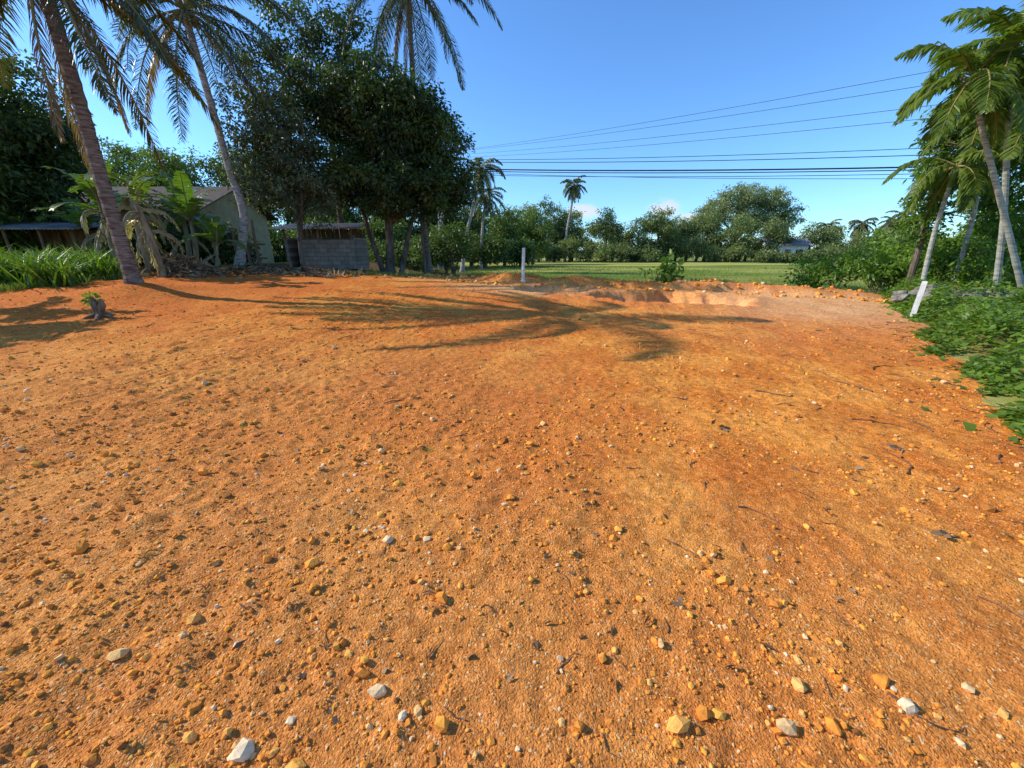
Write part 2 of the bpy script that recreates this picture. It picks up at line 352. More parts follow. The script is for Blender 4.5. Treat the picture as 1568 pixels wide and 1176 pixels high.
# ------------------------------------------------------------------ palms
PM=[m_barkp,m_palm,m_rachis,m_coco];PL=[m_barkl,m_palm,m_rachis,m_coco];PF=[m_barkl,m_palmf,m_rachis,m_coco];PA=[m_areca,m_areleaf,m_rachis,m_shaft]
palm('coconut_palm',[(-10.1,10.8,.6),(-10.15,10.8,3),(-10.12,10.8,5.2),(-10.15,10.8,7.5)],.175,.13,3.8,24,PM,seed=3,elev=(-60,65),droop=1.3,dead=3)
palm('coconut_palm',[(-12.0,17.9,.8),(-11.3,17.9,3.0),(-11.5,17.9,4.75),(-11.65,17.9,6.6),(-11.8,17.9,8.2),(-11.95,17.9,9.9)],.17,.11,4.9,26,PL,seed=12,elev=(-40,65),droop=1.15,dead=2,leaflet=.95)
palm('coconut_palm',[(-4.7,23,.6),(-4.9,23,6),(-4.85,23,10),(-4.8,23,13.3)],.17,.11,4.6,24,PM,seed=21,elev=(-50,60),droop=1.3,dead=2,leaflet=.95)
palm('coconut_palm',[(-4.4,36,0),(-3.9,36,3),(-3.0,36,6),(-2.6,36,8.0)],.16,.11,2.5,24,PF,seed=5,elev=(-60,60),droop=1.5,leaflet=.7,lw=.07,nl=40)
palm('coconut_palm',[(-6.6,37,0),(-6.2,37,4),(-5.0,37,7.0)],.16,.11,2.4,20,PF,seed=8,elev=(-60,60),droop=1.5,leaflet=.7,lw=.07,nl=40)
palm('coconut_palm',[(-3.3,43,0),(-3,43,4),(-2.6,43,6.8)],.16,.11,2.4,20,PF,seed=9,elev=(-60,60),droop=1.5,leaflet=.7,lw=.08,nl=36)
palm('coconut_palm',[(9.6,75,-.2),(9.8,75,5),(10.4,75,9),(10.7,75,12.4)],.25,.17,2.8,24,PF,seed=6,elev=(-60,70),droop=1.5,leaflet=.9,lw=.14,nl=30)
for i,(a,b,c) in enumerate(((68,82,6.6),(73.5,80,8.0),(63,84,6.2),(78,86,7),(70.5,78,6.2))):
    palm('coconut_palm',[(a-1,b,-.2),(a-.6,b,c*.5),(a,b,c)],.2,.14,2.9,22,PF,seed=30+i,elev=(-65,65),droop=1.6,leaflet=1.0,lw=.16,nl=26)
AK=dict(leaflet=.62,lw=.08,nl=40,coco=False,crownshaft=True,hangk=1.1)
palm('areca_palm',[(15.6,12,0),(14.0,12,2.4),(12.7,12,4.3),(12.05,12,5.3)],.085,.06,1.9,14,PA,seed=41,elev=(-35,75),droop=1.35,**AK)
palm('areca_palm',[(15.3,12.6,0),(14.4,12.4,2.4),(13.4,12.2,4.6),(12.7,12,6.1)],.085,.06,2.0,14,PA,seed=42,elev=(-35,75),droop=1.35,**AK)
palm('areca_palm',[(14.5,14.2,0),(14.3,14.2,2.0),(14.1,14,3.6)],.08,.06,1.8,12,PA,seed=43,elev=(-45,60),droop=1.6,**AK)
palm('areca_palm',[(15.8,12.2,0),(15,12,3),(13.9,11.8,5.0)],.085,.06,2.0,14,PA,seed=44,elev=(-35,75),droop=1.35,**AK)
palm('areca_palm',[(17.5,13.5,0),(17,13.5,3),(16.5,13.5,5.6)],.085,.06,2.0,14,PA,seed=45,elev=(-35,75),droop=1.35,**AK)
palm('areca_palm',[(16.0,14.6,0),(15.8,14.6,3),(15.2,14.6,5.2)],.085,.06,2.1,14,PA,seed=46,elev=(-35,75),droop=1.4,**AK)
# ------------------------------------------------------------------ trees
broadleaf('mango_tree',(-6.3,21,.75),(-6.1,21,3.6),[(-6,21,7.9,2.5,2.4,2.1),(-4.5,21,7.4,1.7,1.8,1.5),(-3.8,21,6.0,2.1,2.1,1.7),(-3.4,21,4.3,1.8,1.9,1.4),(-7.6,21,5.2,2.3,2.3,1.9),(-5.5,20.3,4.5,2.2,2,1.5),(-8.3,21.5,8.0,2.1,2.2,1.9),(-6.2,22.3,5.8,2.3,2,2)],[m_bark,m_leafd],leaf=.22,per=62,cl_r=.55,density=33,r0=.26,tb=.52,trunks=[((-5.7,20.9,.75),(-4.6,21,4),.15),((-4.7,22,.75),(-4.4,22,5.5),.09),((-6.7,21.3,.75),(-7.6,21.2,4.5),.15)],tvar=.3)
broadleaf('jungle_tree',(-9.4,23.5,.75),(-9.4,23.5,7.5),[(-10.2,23.5,11.6,2.0,2,1.6),(-8.2,23.5,11.2,1.7,1.9,1.6),(-12.2,23.5,10.6,1.5,1.6,1.3),(-7.9,23.5,9.6,1.6,1.6,1.2),(-10.4,23.5,9.2,1.7,1.6,1.2)],[m_bark,m_leafd],leaf=.2,per=42,cl_r=.45,density=21,r0=.2,tb=.5)
broadleaf('cinnamon_tree',(-9.5,19,.75),(-9.6,19,2.7),[(-10.3,19,7.0,1.5,1.5,1.6),(-10.6,19,4.9,1.8,1.6,1.6),(-8.9,19,4.2,1.5,1.5,1.3),(-9.4,19,5.9,1.4,1.4,1.3)],[m_bark,m_leafg],leaf=.17,per=62,cl_r=.48,density=40,r0=.13,tb=.5)
broadleaf('shade_tree',(-24,19.5,.7),(-23.8,19.5,4),[(-22.3,19.5,7.2,2.7,2.6,2.2),(-26,20,7.6,3,3,2.5),(-21.3,19,4.6,2.0,2.2,1.6),(-24.5,19,4.6,2.5,2.4,1.8),(-20.4,19.6,6.0,1.4,1.5,1.2)],[m_bark,m_leafd],leaf=.26,per=56,cl_r=.65,density=32,r0=.3,tb=.65,tvar=.28)
def treeline(name,specs,mat,leaf,per,cl,dens,tb=.5):
    mb=MB()
    for (x,y,top,w) in specs:
        nb=rng.integers(4,7);bl=[]
        bl.append((x,y,top-w*.42,w*.42,w*.42,w*.42))
        for i in range(nb):
            bl.append((x+rng.uniform(-.45,.45)*w,y+rng.uniform(-.3,.3)*w,rng.uniform(.22,.68)*top,w*rng.uniform(.22,.36),w*.3,top*rng.uniform(.12,.2)))
        crown(mb,bl,leaf,per,cl,dens,np.clip(tb+rng.normal(0,.22),.1,.9),1,tvar=.13)
        z0=float(H(x,y));tube(mb,smooth_path([(x,y,z0-.2),(x+.2,y,top*.3),(x,y,top*.6)],5),[.3,.25,.22,.18,.1],6)
        for i in range(3):
            q=bl[1+i];tube(mb,[(x,y,top*.3),((x+q[0])/2,y,top*.4),q[:3]],[.15,.1,.05],5)
    return mb.build(name,[m_bark,mat])
sp=[]
prof_x=[-14,-8,-2,2,8,12,15,17,20,25,29,31,34,38,44,52,60,66,72,80,95]
prof_z=[9,8.5,7.4,9.6,10.4,9,6.4,9.2,6.4,9.0,6.4,8.4,7.6,8.2,7.4,7.0,5.0,5.4,5.6,5.8,6.2]
for x in np.arange(-14,100,2.6):
    h=float(np.interp(x,prof_x,prof_z))*rng.uniform(.9,1.08);sp.append((x+rng.uniform(-.8,.8),76+rng.uniform(-3,5),h,min(h*.65,5)*rng.uniform(.75,1.15)))
for x in np.arange(-15,110,2.8): sp.append((x,72+rng.uniform(-1.5,1.5)-(0 if abs(x-47)>6 else -7),rng.uniform(2.6,4.6),4.0))
for x in np.arange(41,57,1.9): sp.append((x,67.5+rng.uniform(-.5,.5),rng.uniform(1.2,1.8)+.7*(abs(x-45)>3),2.4))
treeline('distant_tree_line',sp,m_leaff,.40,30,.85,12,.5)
sp=[(-80,40,12,9),(-70,42,12,9),(-62,42,11,9),(-53,42,12,8),(-46,44,12.5,8),(-40,46,12.5,7),(-34,44,11.5,7),(-29,46,12,6),(-24,46,10.5,6.5),(-19,46,9,6),(-14,46,8,6),(-9,48,8,5.5),(-5,50,7.0,5),(-1,54,6.6,5),(3,60,7,5),(-12,40,5,4),(-7,42,4.2,4),(-3,44,3.6,4),(1,50,3.5,4),(-17,38,5,5)]
treeline('background_trees',sp,m_leafm,.36,38,.85,18,.45)
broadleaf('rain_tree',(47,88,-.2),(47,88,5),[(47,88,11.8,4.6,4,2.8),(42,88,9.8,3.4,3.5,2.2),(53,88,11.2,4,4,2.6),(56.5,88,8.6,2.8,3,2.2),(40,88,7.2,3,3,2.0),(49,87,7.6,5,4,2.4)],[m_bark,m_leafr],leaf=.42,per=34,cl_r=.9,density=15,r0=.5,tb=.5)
broadleaf('creeper_clad_tree',(14.8,15,0),(14.7,15,3.6),[(14.8,15,5.6,.8,.9,.9),(14.9,15,4.2,.9,.9,.9),(14.6,15,2.6,.8,.9,.9),(16.2,15.4,5.0,1.0,1,1.2),(17.2,15,3.6,1.2,1,1.4),(18.2,15.4,5.4,1.2,1.1,1.3)],[m_bark,m_leafb],leaf=.17,per=50,cl_r=.36,density=44,r0=.13,tb=.4)
def shrub(name,blobs,mat,leaf,per,cl,dens,tb):
    mb=MB();cs=crown(mb,blobs,leaf,per,cl,dens,tb,1)
    for bl,c in zip(blobs,cs):
        z0=float(H(bl[0],bl[1]))
        for q in c[:10]: tube(mb,smooth_path([(bl[0]+rng.normal(0,.1),bl[1]+rng.normal(0,.1),z0-.05),((bl[0]+q[0])/2,(bl[1]+q[1])/2,(z0+q[2])/2+.1),q],5),[.02,.017,.014,.01,.005],5,m=0,cap=False)
    return mb.build(name,[m_bark,mat])
bl=[]
for i in range(30):
    x=rng.uniform(14.0,27);y=rng.uniform(14.3,20);k=(x-14)*.09;bl.append((x,y,rng.uniform(.5,1.3)+k,rng.uniform(.7,1.3),1.1,rng.uniform(.6,1.0)+k*.5))
bl+=[(18.5,16,2.4,1.2,1.2,1.3),(20.5,17,3.0,1.6,1.4,1.6),(23,17,3.6,1.8,1.6,1.9),(16.2,14,1.2,.9,.9,.9)]
shrub('boundary_shrubs',bl,m_leafb,.2,42,.4,30,.45)
shrub('young_shrub',[(6.1,16.3,1.0,.5,.5,.45),(6.55,16.3,.75,.35,.4,.35),(5.7,16.2,.8,.35,.35,.3)],m_leafb,.28,12,.24,46,.6)
bl=[(rng.uniform(-26,-3),rng.uniform(29.5,33),rng.uniform(.9,2.4),1.6,1.2,1.3) for i in range(26)]
bl+=[(rng.uniform(-34,-22),rng.uniform(16,22),rng.uniform(1.2,2.6),1.5,1.2,1.3) for i in range(16)]
shrub('garden_shrubs',bl,m_leafm,.24,42,.5,24,.35)
bl=[(rng.uniform(-19.5,-13.0),rng.uniform(18.6,21.3),rng.uniform(1.3,2.7),.9,.8,.9) for i in range(14)]
shrub('added_shade_shrubs',bl,m_leafd,.22,46,.45,32,.6)  # shrubs added to cover and shade the house front, in dark foliage
# ------------------------------------------------------------------ ground cover right
mb=MB();nn=56000
y=1.2+14.5*rng.random(nn)**1.1;s=7.5*rng.random(nn)**1.3-.15
s+=.3*(rng.random(nn)<.12)*rng.normal(0,1,nn)
x=right_edge(y)+(fbm(right_edge(y)*1.1,y*1.1,9)-.5)*.9+s
k=~((y>12.2)&(y<13.1)&(x>13.4));k&=(fbm(x*2.2,y*2.2,222)+ss(.2,1.5,s)*.5>.42);x,y,s=x[k],y[k],s[k];nn=len(x)
hc=(.05+.6*fbm(x*1.1,y*1.1,201)+.42*vn(x*3,y*3,205))*ss(-.3,.9,s)*.9
z=H(x,y)+hc*rng.random(nn)**.5
a=rng.uniform(0,6.28,nn);A=nrm(np.stack([np.cos(a),np.sin(a),rng.normal(.15,.45,nn)],-1))
L=rng.uniform(.05,.14,nn);V0=np.stack([x,y,z],-1)
Bv=nrm(np.cross(A,np.array([0,0,1.])+rng.normal(0,.35,(nn,3))));W=(L*rng.uniform(.55,.85,nn))[:,None];L=L[:,None]
V=np.stack([V0,V0+A*L*.35+Bv*W*.5,V0+A*L-[0,0,.015],V0+A*L*.35-Bv*W*.5],1)
tt=np.clip(.25+.75*fbm(x*1.5,y*1.5,207)+rng.normal(0,.15,nn)-.1,0,.93);tt[rng.random(nn)<.02]=1
mb.add(V.reshape(-1,3),np.arange(nn*4).reshape(-1,4),np.repeat(tt,4))
mb.build('creeping_groundcover',[m_leafb])
# ------------------------------------------------------------------ grass blades
def blades(mb,x,y,h,w,t,lean=.5,m=0):
    nn=len(x);a=rng.uniform(0,6.28,nn);z=H(x,y)-.01;B=np.stack([x,y,z],-1)
    a2=rng.uniform(0,6.28,nn);Wv=np.stack([np.cos(a2),np.sin(a2),0*a2],-1)*(w*.5)[:,None]
    D=np.stack([np.cos(a),np.sin(a),0*a],-1)*(h*lean*rng.random(nn))[:,None]
    mid=B+D*.35+np.array([0,0,1.])*(h*.6)[:,None];tip=B+D+np.array([0,0,1.])*(h*rng.uniform(.75,1,nn))[:,None]
    V=np.stack([B-Wv,B+Wv,mid+Wv*.8,mid-Wv*.8,tip],1).reshape(-1,3);o=np.arange(nn)[:,None]*5;tt=np.repeat(t,5)
    mb.add(V,o+np.array([[0,1,2,3]]),tt,m);mb.add(V,o+np.array([[3,2,4]]),tt,m)
m_grass=leafmat('grass_blade',(.10,.17,.02),(.38,.37,.09),dry=(.44,.36,.16),trans=.3)
mb=MB();nn=70000
x=rng.uniform(-8,34,nn);y=back_edge(x)-.15+34*rng.random(nn)**2.4
k=fbm(x*.6,y*.6,301)>rng.uniform(.2,.6,nn);x,y=x[k],y[k];sc=1+.02*(y-16)
blades(mb,x,y,rng.uniform(.06,.2,len(x))*sc,.016*sc,np.clip(fbm(x*.3,y*.3,302)*1.2+rng.normal(0,.15,len(x)),0,1))
mb.build('field_grass',[m_grass])
mb=MB()
for i in range(150):
    cx=rng.uniform(-18.5,-12.6);cy=rng.uniform(11.3,14.2)
    if cx>-13 and cy>13.4: continue
    n2=30;x=cx+rng.normal(0,.16,n2);y=cy+rng.normal(0,.16,n2)
    blades(mb,x,y,rng.uniform(.4,1.0,n2)*rng.uniform(.6,1.3),np.full(n2,.055),np.clip(rng.normal(.35,.2,n2),0,.93),1.3)
mb.build('strap_leaf_plants',[m_leafb])
mb=MB();x=rng.uniform(-17,-11.5,7000);y=back_edge(x)-.3+rng.random(7000)*1.6
blades(mb,x,y,rng.uniform(.05,.25,7000),np.full(7000,.018),np.clip(rng.normal(.4,.2,7000),0,1));mb.build('verge_grass',[m_grass])
# ------------------------------------------------------------------ banana plants
m_ban=leafmat('banana_leaf',(.05,.10,.015),(.17,.26,.045),dry=(.42,.31,.20),trans=.35,rough=.35)
m_bstem=basicmat('banana_stem',(.13,.10,.05),(.36,.30,.18),4,.7,.3,(1,1,.3))
def banana(name,base,h,nl,dead,L,seed,r=.12):
    g=np.random.default_rng(seed);mb=MB();base=np.array(base,float)
    top=base+np.array([g.uniform(-.35,.35),g.uniform(-.1,.1),h]);P=smooth_path([base-[0,0,.1],base+(top-base)*.5+[g.uniform(-.1,.1),0,0],top],8)
    tube(mb,P,np.linspace(r,r*.5,8),9,m=1)
    for i in range(nl):
        dd_=i>=nl-dead;a=i*2.4+g.uniform(-.4,.4);e=math.radians(g.uniform(35,80) if not dd_ else g.uniform(-25,45))
        d=np.array([math.cos(a)*math.cos(e),math.sin(a)*math.cos(e),math.sin(e)]);p=(top if not dd_ else base+(top-base)*g.uniform(.6,.98)).copy();pts=[p];K=18
        Ls=L*g.uniform(.75,1.1)
        for k in range(K):
            d=d+np.array([0,0,-1])*(.05+.10*k/K)*(1.0 if not dd_ else 2.4)+g.normal(0,.01 if not dd_ else .1,3);d=d/np.linalg.norm(d);p=p+d*Ls/K;pts.append(p)
        pts=np.array(pts);tube(mb,pts,np.linspace(.035,.006,K+1),5,m=1,cap=False)
        T=nrm(np.gradient(pts,axis=0));side=nrm(np.cross(T,[0,0,1.]));up=np.cross(side,T)
        wd=.30*np.sin(np.clip(np.linspace(-.08,1.0,K+1),0,1)*np.pi)**.5*(1 if not dd_ else .6)
        for sg in (-1,1):
            for k in range(2,K):
                for hlf in (0,1):
                    p0=pts[k]*(1-.5*hlf)+pts[k+1]*.5*hlf if k<K else pts[k];p1=pts[k]*(.5-.5*hlf)+pts[k+1]*(.5+.5*hlf)
                    tear=g.normal(0,.14 if not dd_ else .6);o=nrm(side[k]*sg+up[k]*(.25+tear)+T[k]*.25-np.array([0,0,(.2 if not dd_ else 1.6)+abs(tear)]))
                    w0=wd[k]*g.uniform(.85,1.05)
                    t_=float(g.uniform(.96,1.0)) if dd_ else float(np.clip(g.normal(.5,.12),0,.92))
                    mb.add([p0,p1,p1+o*w0+T[k]*.01,p0+o*w0],[[0,1,2,3]],t_,0)
    return mb.build(name,[m_ban,m_bstem])
for bb in (((-12.4,14,.8),2.8,12,9,1.5,1),((-11.7,13.6,.8),2.2,10,9,1.2,2),((-13.1,15,.8),2.3,9,2,1.9,3),((-12.9,16.6,.8),1.9,9,2,1.9,4),((-11.9,16.4,.8),1.0,8,1,1.5,5,.08),((-14.2,14.8,.8),2.3,11,6,1.6,6),((-15.6,16.2,.8),1.9,9,2,1.9,7),((-13.9,17.6,.8),2.2,9,2,1.9,10),((-17.0,17,.8),1.6,8,2,1.8,11),((-14.6,7.9,.3),2.6,12,2,2.0,8),((-15.2,6.9,.3),2.2,11,2,1.9,9),((-14.0,9.0,.3),2.0,11,2,1.9,12),((-21,15.5,.6),2.0,9,1,2.0,13)):
    banana('banana_plant',*bb)
# ------------------------------------------------------------------ buildings
def box(mb,c,s,t=.5,m=0,rot=0):
    c=np.array(c,float);h=np.array(s)/2.;v=np.array([(i,j,k) for i in(-1,1) for j in(-1,1) for k in(-1,1)],float)*h
    ca,sa=math.cos(rot),math.sin(rot);v=np.stack([v[:,0]*ca-v[:,1]*sa,v[:,0]*sa+v[:,1]*ca,v[:,2]],-1)+c
    mb.add(v,[[0,1,3,2],[4,6,7,5],[0,4,5,1],[2,3,7,6],[0,2,6,4],[1,5,7,3]],t,m)
m_cream=basicmat('painted_plaster_cream',(.34,.28,.15),(.46,.39,.22),2,.9,.1)
m_white=basicmat('painted_plaster_white',(.62,.60,.56),(.80,.78,.74),2,.85,.1)
m_tile=basicmat('roof_tile',(.06,.045,.035),(.13,.10,.08),6,.9,.5)
m_sheet=basicmat('roof_sheet_grey',(.18,.16,.15),(.32,.29,.27),2,.6,.1)
m_dark=basicmat('window_glass_dark',(.01,.012,.014),(.03,.032,.034),2,.2,.0,spec=.5)
m_wood=basicmat('weathered_wood',(.11,.065,.038),(.30,.20,.12),10,.9,.5,(1,1,.2))
m_conc=basicmat('concrete_grey',(.24,.22,.20),(.42,.40,.36),9,.9,.4)
m_post=basicmat('concrete_post_white',(.60,.58,.53),(.80,.78,.73),7,.8,.3)
m_blk,nt,out=newmat('concrete_block');n=N(nt)
mp=n.new('ShaderNodeMapping',{'Vector':n.co(),'Rotation':(math.radians(90),0,0)}).outputs[0]
br=n.new('ShaderNodeTexBrick',{'Vector':mp,'Color1':(.24,.20,.15,1),'Color2':(.34,.29,.23,1),'Mortar':(.16,.13,.10,1),'Scale':1.0,'Mortar Size':.012,'Brick Width':.4,'Row Height':.2})
nz=n.noise(n.co(),3,5);c=n.mix(1.0,br.outputs[0],n.mix(nz,(.45,.42,.38),(1.35,1.33,1.3)),'MULTIPLY')
p=n.new('ShaderNodeBsdfPrincipled',{'Base Color':c,'Roughness':.95});nt.links.new(p.outputs[0],out.inputs[0])
def slab(mb,p,th=.04,t=.5,m=0,corr=0,ncor=40):
    p=np.array(p,float);nr=nrm(np.cross(p[1]-p[0],p[3]-p[0]))
    u=np.linspace(0,1,ncor*4+1 if corr else 2);lo=p[0]+(p[1]-p[0])*u[:,None];hi=p[3]+(p[2]-p[3])*u[:,None]
    off=(corr*np.sin(u*ncor*2*np.pi))[:,None]*nr if corr else 0
    a=lo+off;b=hi+off;V=np.concatenate([a,b,a-nr*th,b-nr*th]);k=len(u);i=np.arange(k-1)
    mb.add(V,np.concatenate([np.stack([i,i+1,k+i+1,k+i],-1),np.stack([2*k+i,3*k+i,3*k+i+1,2*k+i+1],-1),np.stack([i,2*k+i,2*k+i+1,i+1],-1),np.stack([k+i,k+i+1,3*k+i+1,3*k+i],-1)]),t,m)
    mb.add(V[[0,k,3*k,2*k]],[[0,1,2,3]],t,m);mb.add(V[[k-1,2*k-1,4*k-1,3*k-1]],[[3,2,1,0]],t,m)
def house(name,cx,cy,z0,w,dp,h,rh,mw,mr,wins,door,corr=0,over=.5,rot=0):
    e=empty(name,(cx,cy,z0));e.rotation_euler=(0,0,rot);x0,x1,y0,y1=-w/2,w/2,-dp/2,dp/2
    mb=MB();th=.2
    ops=sorted([(a-.45*1.2,a+.45*1.2,1.0,2.1) for a in wins]+([(door-.45,door+.45,0,2.1)] if door is not None else []))
    px=x0
    for (a,b,lo,hi) in ops:
        box(mb,((px+a)/2,y0+th/2,h/2),(a-px,th,h));
        if lo>0: box(mb,((a+b)/2,y0+th/2,lo/2),(b-a,th,lo))
        box(mb,((a+b)/2,y0+th/2,(hi+h)/2),(b-a,th,h-hi));px=b
    box(mb,((px+x1)/2,y0+th/2,h/2),(x1-px,th,h))
    box(mb,(0,y1-th/2,h/2),(w,th,h));box(mb,(x0+th/2,0,h/2),(th,dp-2*th,h));box(mb,(x1-th/2,0,h/2),(th,dp-2*th,h))
    for sx in (x0+.01,x1-.01-th):
        g=[(sx,y0+.02,h),(sx,y1-.02,h),(sx,0,h+rh-.05),(sx+th,y0+.02,h),(sx+th,y1-.02,h),(sx+th,0,h+rh-.05)]
        mb.add(g,[[0,1,2],[3,5,4]]);mb.add(g,[[0,3,4,1],[1,4,5,2],[2,5,3,0]])
    mb.build('walls',[mw],parent=e)
    mb=MB();k=over*rh/(dp/2)
    slab(mb,[(x0-over,y0-over,h-k+.03),(x1+over,y0-over,h-k+.03),(x1+over,0,h+rh+.03),(x0-over,0,h+rh+.03)],.06,corr=corr)
    slab(mb,[(x1+over,y1+over,h-k+.03),(x0-over,y1+over,h-k+.03),(x0-over,0,h+rh+.03),(x1+over,0,h+rh+.03)],.06,corr=corr)
    mb.build('roof',[mr],parent=e)
    mb=MB()
    for (a,b,lo,hi) in ops:
        box(mb,((a+b)/2,y0+.13,(lo+hi)/2),(b-a-.02,.03,hi-lo-.02),m=0 if lo>0 else 1)
        if lo>0: box(mb,((a+b)/2,y0+.09,(lo+hi)/2),(.05,.04,hi-lo-.02),m=1);box(mb,((a+b)/2,y0-.02,lo-.03),(b-a+.2,.1,.05),m=1)
    mb.build('windows_and_door',[m_dark,m_wood],parent=e);return e
house('cream_house',-20.2,25.0,.8,8,6,3.0,1.3,m_cream,m_tile,[-2,2.6],.4)
house('white_house',48.3,74,-.2,6.0,5,2.9,1.0,m_white,m_sheet,[-1.8,1.8],0,corr=.03,rot=-.25)
# block shed: low block walls, boarded upper part, lean-to sheet roof
e=empty('block_shed',(-9.6,21.6,.75));mb=MB()
box(mb,(.45,-.9,.7),(2.6,.15,1.4));box(mb,(-1.67,0,.75),(.15,1.65,1.5));box(mb,(1.67,0,.75),(.15,1.65,1.5));box(mb,(0,.9,.75),(3.5,.15,1.5))
mb.build('block_walls',[m_blk],parent=e);mb=MB()
for sx in(-1.67,-.9,0,1.67):
    for sy in(-.9,.9): box(mb,(sx,sy,1.0 if sy<0 and sx==-.9 else 1.7),(.09,.09,2.1 if sy<0 and sx==-.9 else .55))
for i in range(13): box(mb,(-1.5+i*.25,.84,1.72),(.22,.02,.46+.03*(i%3)))
mb.build('posts_and_boards',[m_wood],parent=e);mb=MB()
slab(mb,[(-2.2,-1.5,1.86),(2.1,-1.5,1.90),(2.1,1.2,2.30),(-2.2,1.2,2.26)],.02,corr=.018,ncor=30);mb.build('sheet_roof',[m_sheet],parent=e)
e=empty('lean_to_shed',(-19.4,17.6,.7));mb=MB()
for sx in(-2,-.7,.7,2):
    for sy,hh in((-1,1.7),(1,2.0)): tube(mb,[(sx,sy,-.1),(sx,sy,hh)],[.06,.05],8)
box(mb,(0,1.15,.9),(4.2,.06,1.8));mb.build('posts_and_boards',[m_wood],parent=e);mb=MB()
slab(mb,[(-2.6,-1.5,1.72),(2.6,-1.5,1.72),(2.6,1.5,2.12),(-2.6,1.5,2.12)],.02,corr=.018,ncor=34);mb.build('sheet_roof',[m_sheet],parent=e)
mb=MB()
for x_,y_,h_ in((-12.0,18.8,2.0),(-11.6,18.8,2.1),(-12.6,18.9,1.8)): tube(mb,[(x_,y_,.6),(x_+.03,y_,.8+h_)],[.07,.06],8)
box(mb,(-12.1,18.93,1.9),(1.7,.04,.08));box(mb,(-12.1,18.93,1.3),(1.7,.04,.08));mb.build('timber_fence',[m_wood])
# ------------------------------------------------------------------ boundary posts
def post(name,x,y,h,w,lean):
    z=float(H(x,y));mb=MB();P=[(x,y,z-.2),(x+lean*.2,y,z+h*.3),(x+lean,y,z+h-.03),(x+lean,y,z+h)]
    tube(mb,P,[w*.72,w*.71,w*.69,w*.6],4);tube(mb,[(x,y,z-.1),(x,y,z+.02)],[w*1.4,w*1.2],9);ob=mb.build(name,[m_post]);return ob
post('boundary_post',.42,15.6,1.2,.085,.02)
post('boundary_post',9.78,9.6,.86,.10,.03)
# ------------------------------------------------------------------ stump
mb=MB();b0=np.array([-8.8,8.4,float(H(-8.8,8.4))])
tube(mb,[b0-[0,0,.1],b0+[0,0,.12],b0+[-.04,0,.28],b0+[-.1,.02,.42]],[.15,.09,.075,.045],9)
tube(mb,[b0+[.02,0,.1],b0+[.12,0,.25],b0+[.1,.02,.36]],[.07,.06,.035],8)
for a in range(6):
    c=np.array([math.cos(a*1.05),math.sin(a*1.05),0]);tube(mb,[b0+[0,0,.06],b0+c*.18+[0,0,.02],b0+c*.34-[0,0,.04]],[.06,.04,.015],6)
q=nrm(rng.normal(size=(46,3)));leaf_quads(mb,b0+[-.05,0,.38]+q*.07,q,.13,.05,np.full(46,.5),1)
mb.build('cut_tree_stump',[m_wood,m_leafb])
# ------------------------------------------------------------------ rubble + debris
m_dry=leafmat('dry_leaf',(.09,.045,.022),(.34,.23,.13),trans=.1,rough=.8)
mb=MB();x=np.concatenate([rng.normal(-12.0,.9,1500),rng.uniform(-14,-6,1600)]);y=np.concatenate([rng.normal(14.6,.5,1500),rng.uniform(15.5,19,1600)]);nn=len(x)
z=H(x,y)+.7*np.exp(-((x+12)/1.0)**2-((y-14.6)/.7)**2)*rng.random(nn)
A=nrm(rng.normal(size=(nn,3))*[1,1,.5]);leaf_quads(mb,np.stack([x,y,z+.02],-1),A,rng.uniform(.15,.5,nn),rng.uniform(.04,.12,nn),rng.random(nn))
mb.build('brush_pile',[m_dry])
m_twig=basicmat('twig',(.09,.045,.025),(.26,.15,.09),20,.9,.4)
mb=MB()
def twig(x,y,a,L,r):
    k=7;pts=[];p=np.array([x,y]);an=a
    for i in range(k):
        pts.append((p[0],p[1],float(H(p[0],p[1],True))+r*1.0+.002));an+=rng.normal(0,.3);p=p+np.array([math.cos(an),math.sin(an)])*L/k
    tube(mb,pts,np.linspace(r,r*.4,k),6)
for (x,y,a,L,r) in ((.18,1.12,1.1,.17,.004),(.42,1.2,-.9,.1,.003),(1.5,2.2,-.2,.4,.005),(3.0,2.6,.3,.6,.006),(3.4,3.6,-.6,.5,.006),(3.9,3.3,1.2,.5,.006),(2.3,1.5,-1.0,.5,.004),(1.45,1.05,-1.1,.3,.004),(-1.4,4.0,.3,.5,.006),(.9,1.9,-.9,.25,.004),(2.9,4.4,0,.4,.008),(-.35,1.18,1.4,.12,.003),(4.3,4.4,1.3,.6,.008),(5,5.2,.9,.7,.009)): twig(x,y,a,L,r)
for i in range(170):
    y=rng.uniform(.9,9);x=rng.uniform(-1.3,1.3)*y;twig(x,y,rng.uniform(0,6.28),rng.uniform(.03,.10)*(1+y*.3),rng.uniform(.0015,.003)*(1+y*.25))
for i in range(80):
    y=rng.uniform(1.5,9);x=float(right_edge(y))-abs(rng.normal(0,.5));twig(x,y,rng.uniform(0,6.28),rng.uniform(.1,.4),rng.uniform(.003,.006))
mb.build('scattered_twigs',[m_twig])
mb=MB();nn=700;y=rng.uniform(.9,13,nn);x=rng.uniform(-1.3,1.3,nn)*y;k=masks(x,y)[0]>.5;x,y=x[k],y[k];nn=len(x)
A=nrm(np.stack([rng.normal(size=nn),rng.normal(size=nn),rng.normal(0,.2,nn)+.1],-1));leaf_quads(mb,np.stack([x,y,H(x,y,True)+.006],-1),A,rng.uniform(.02,.08,nn),rng.uniform(.01,.035,nn),rng.random(nn))
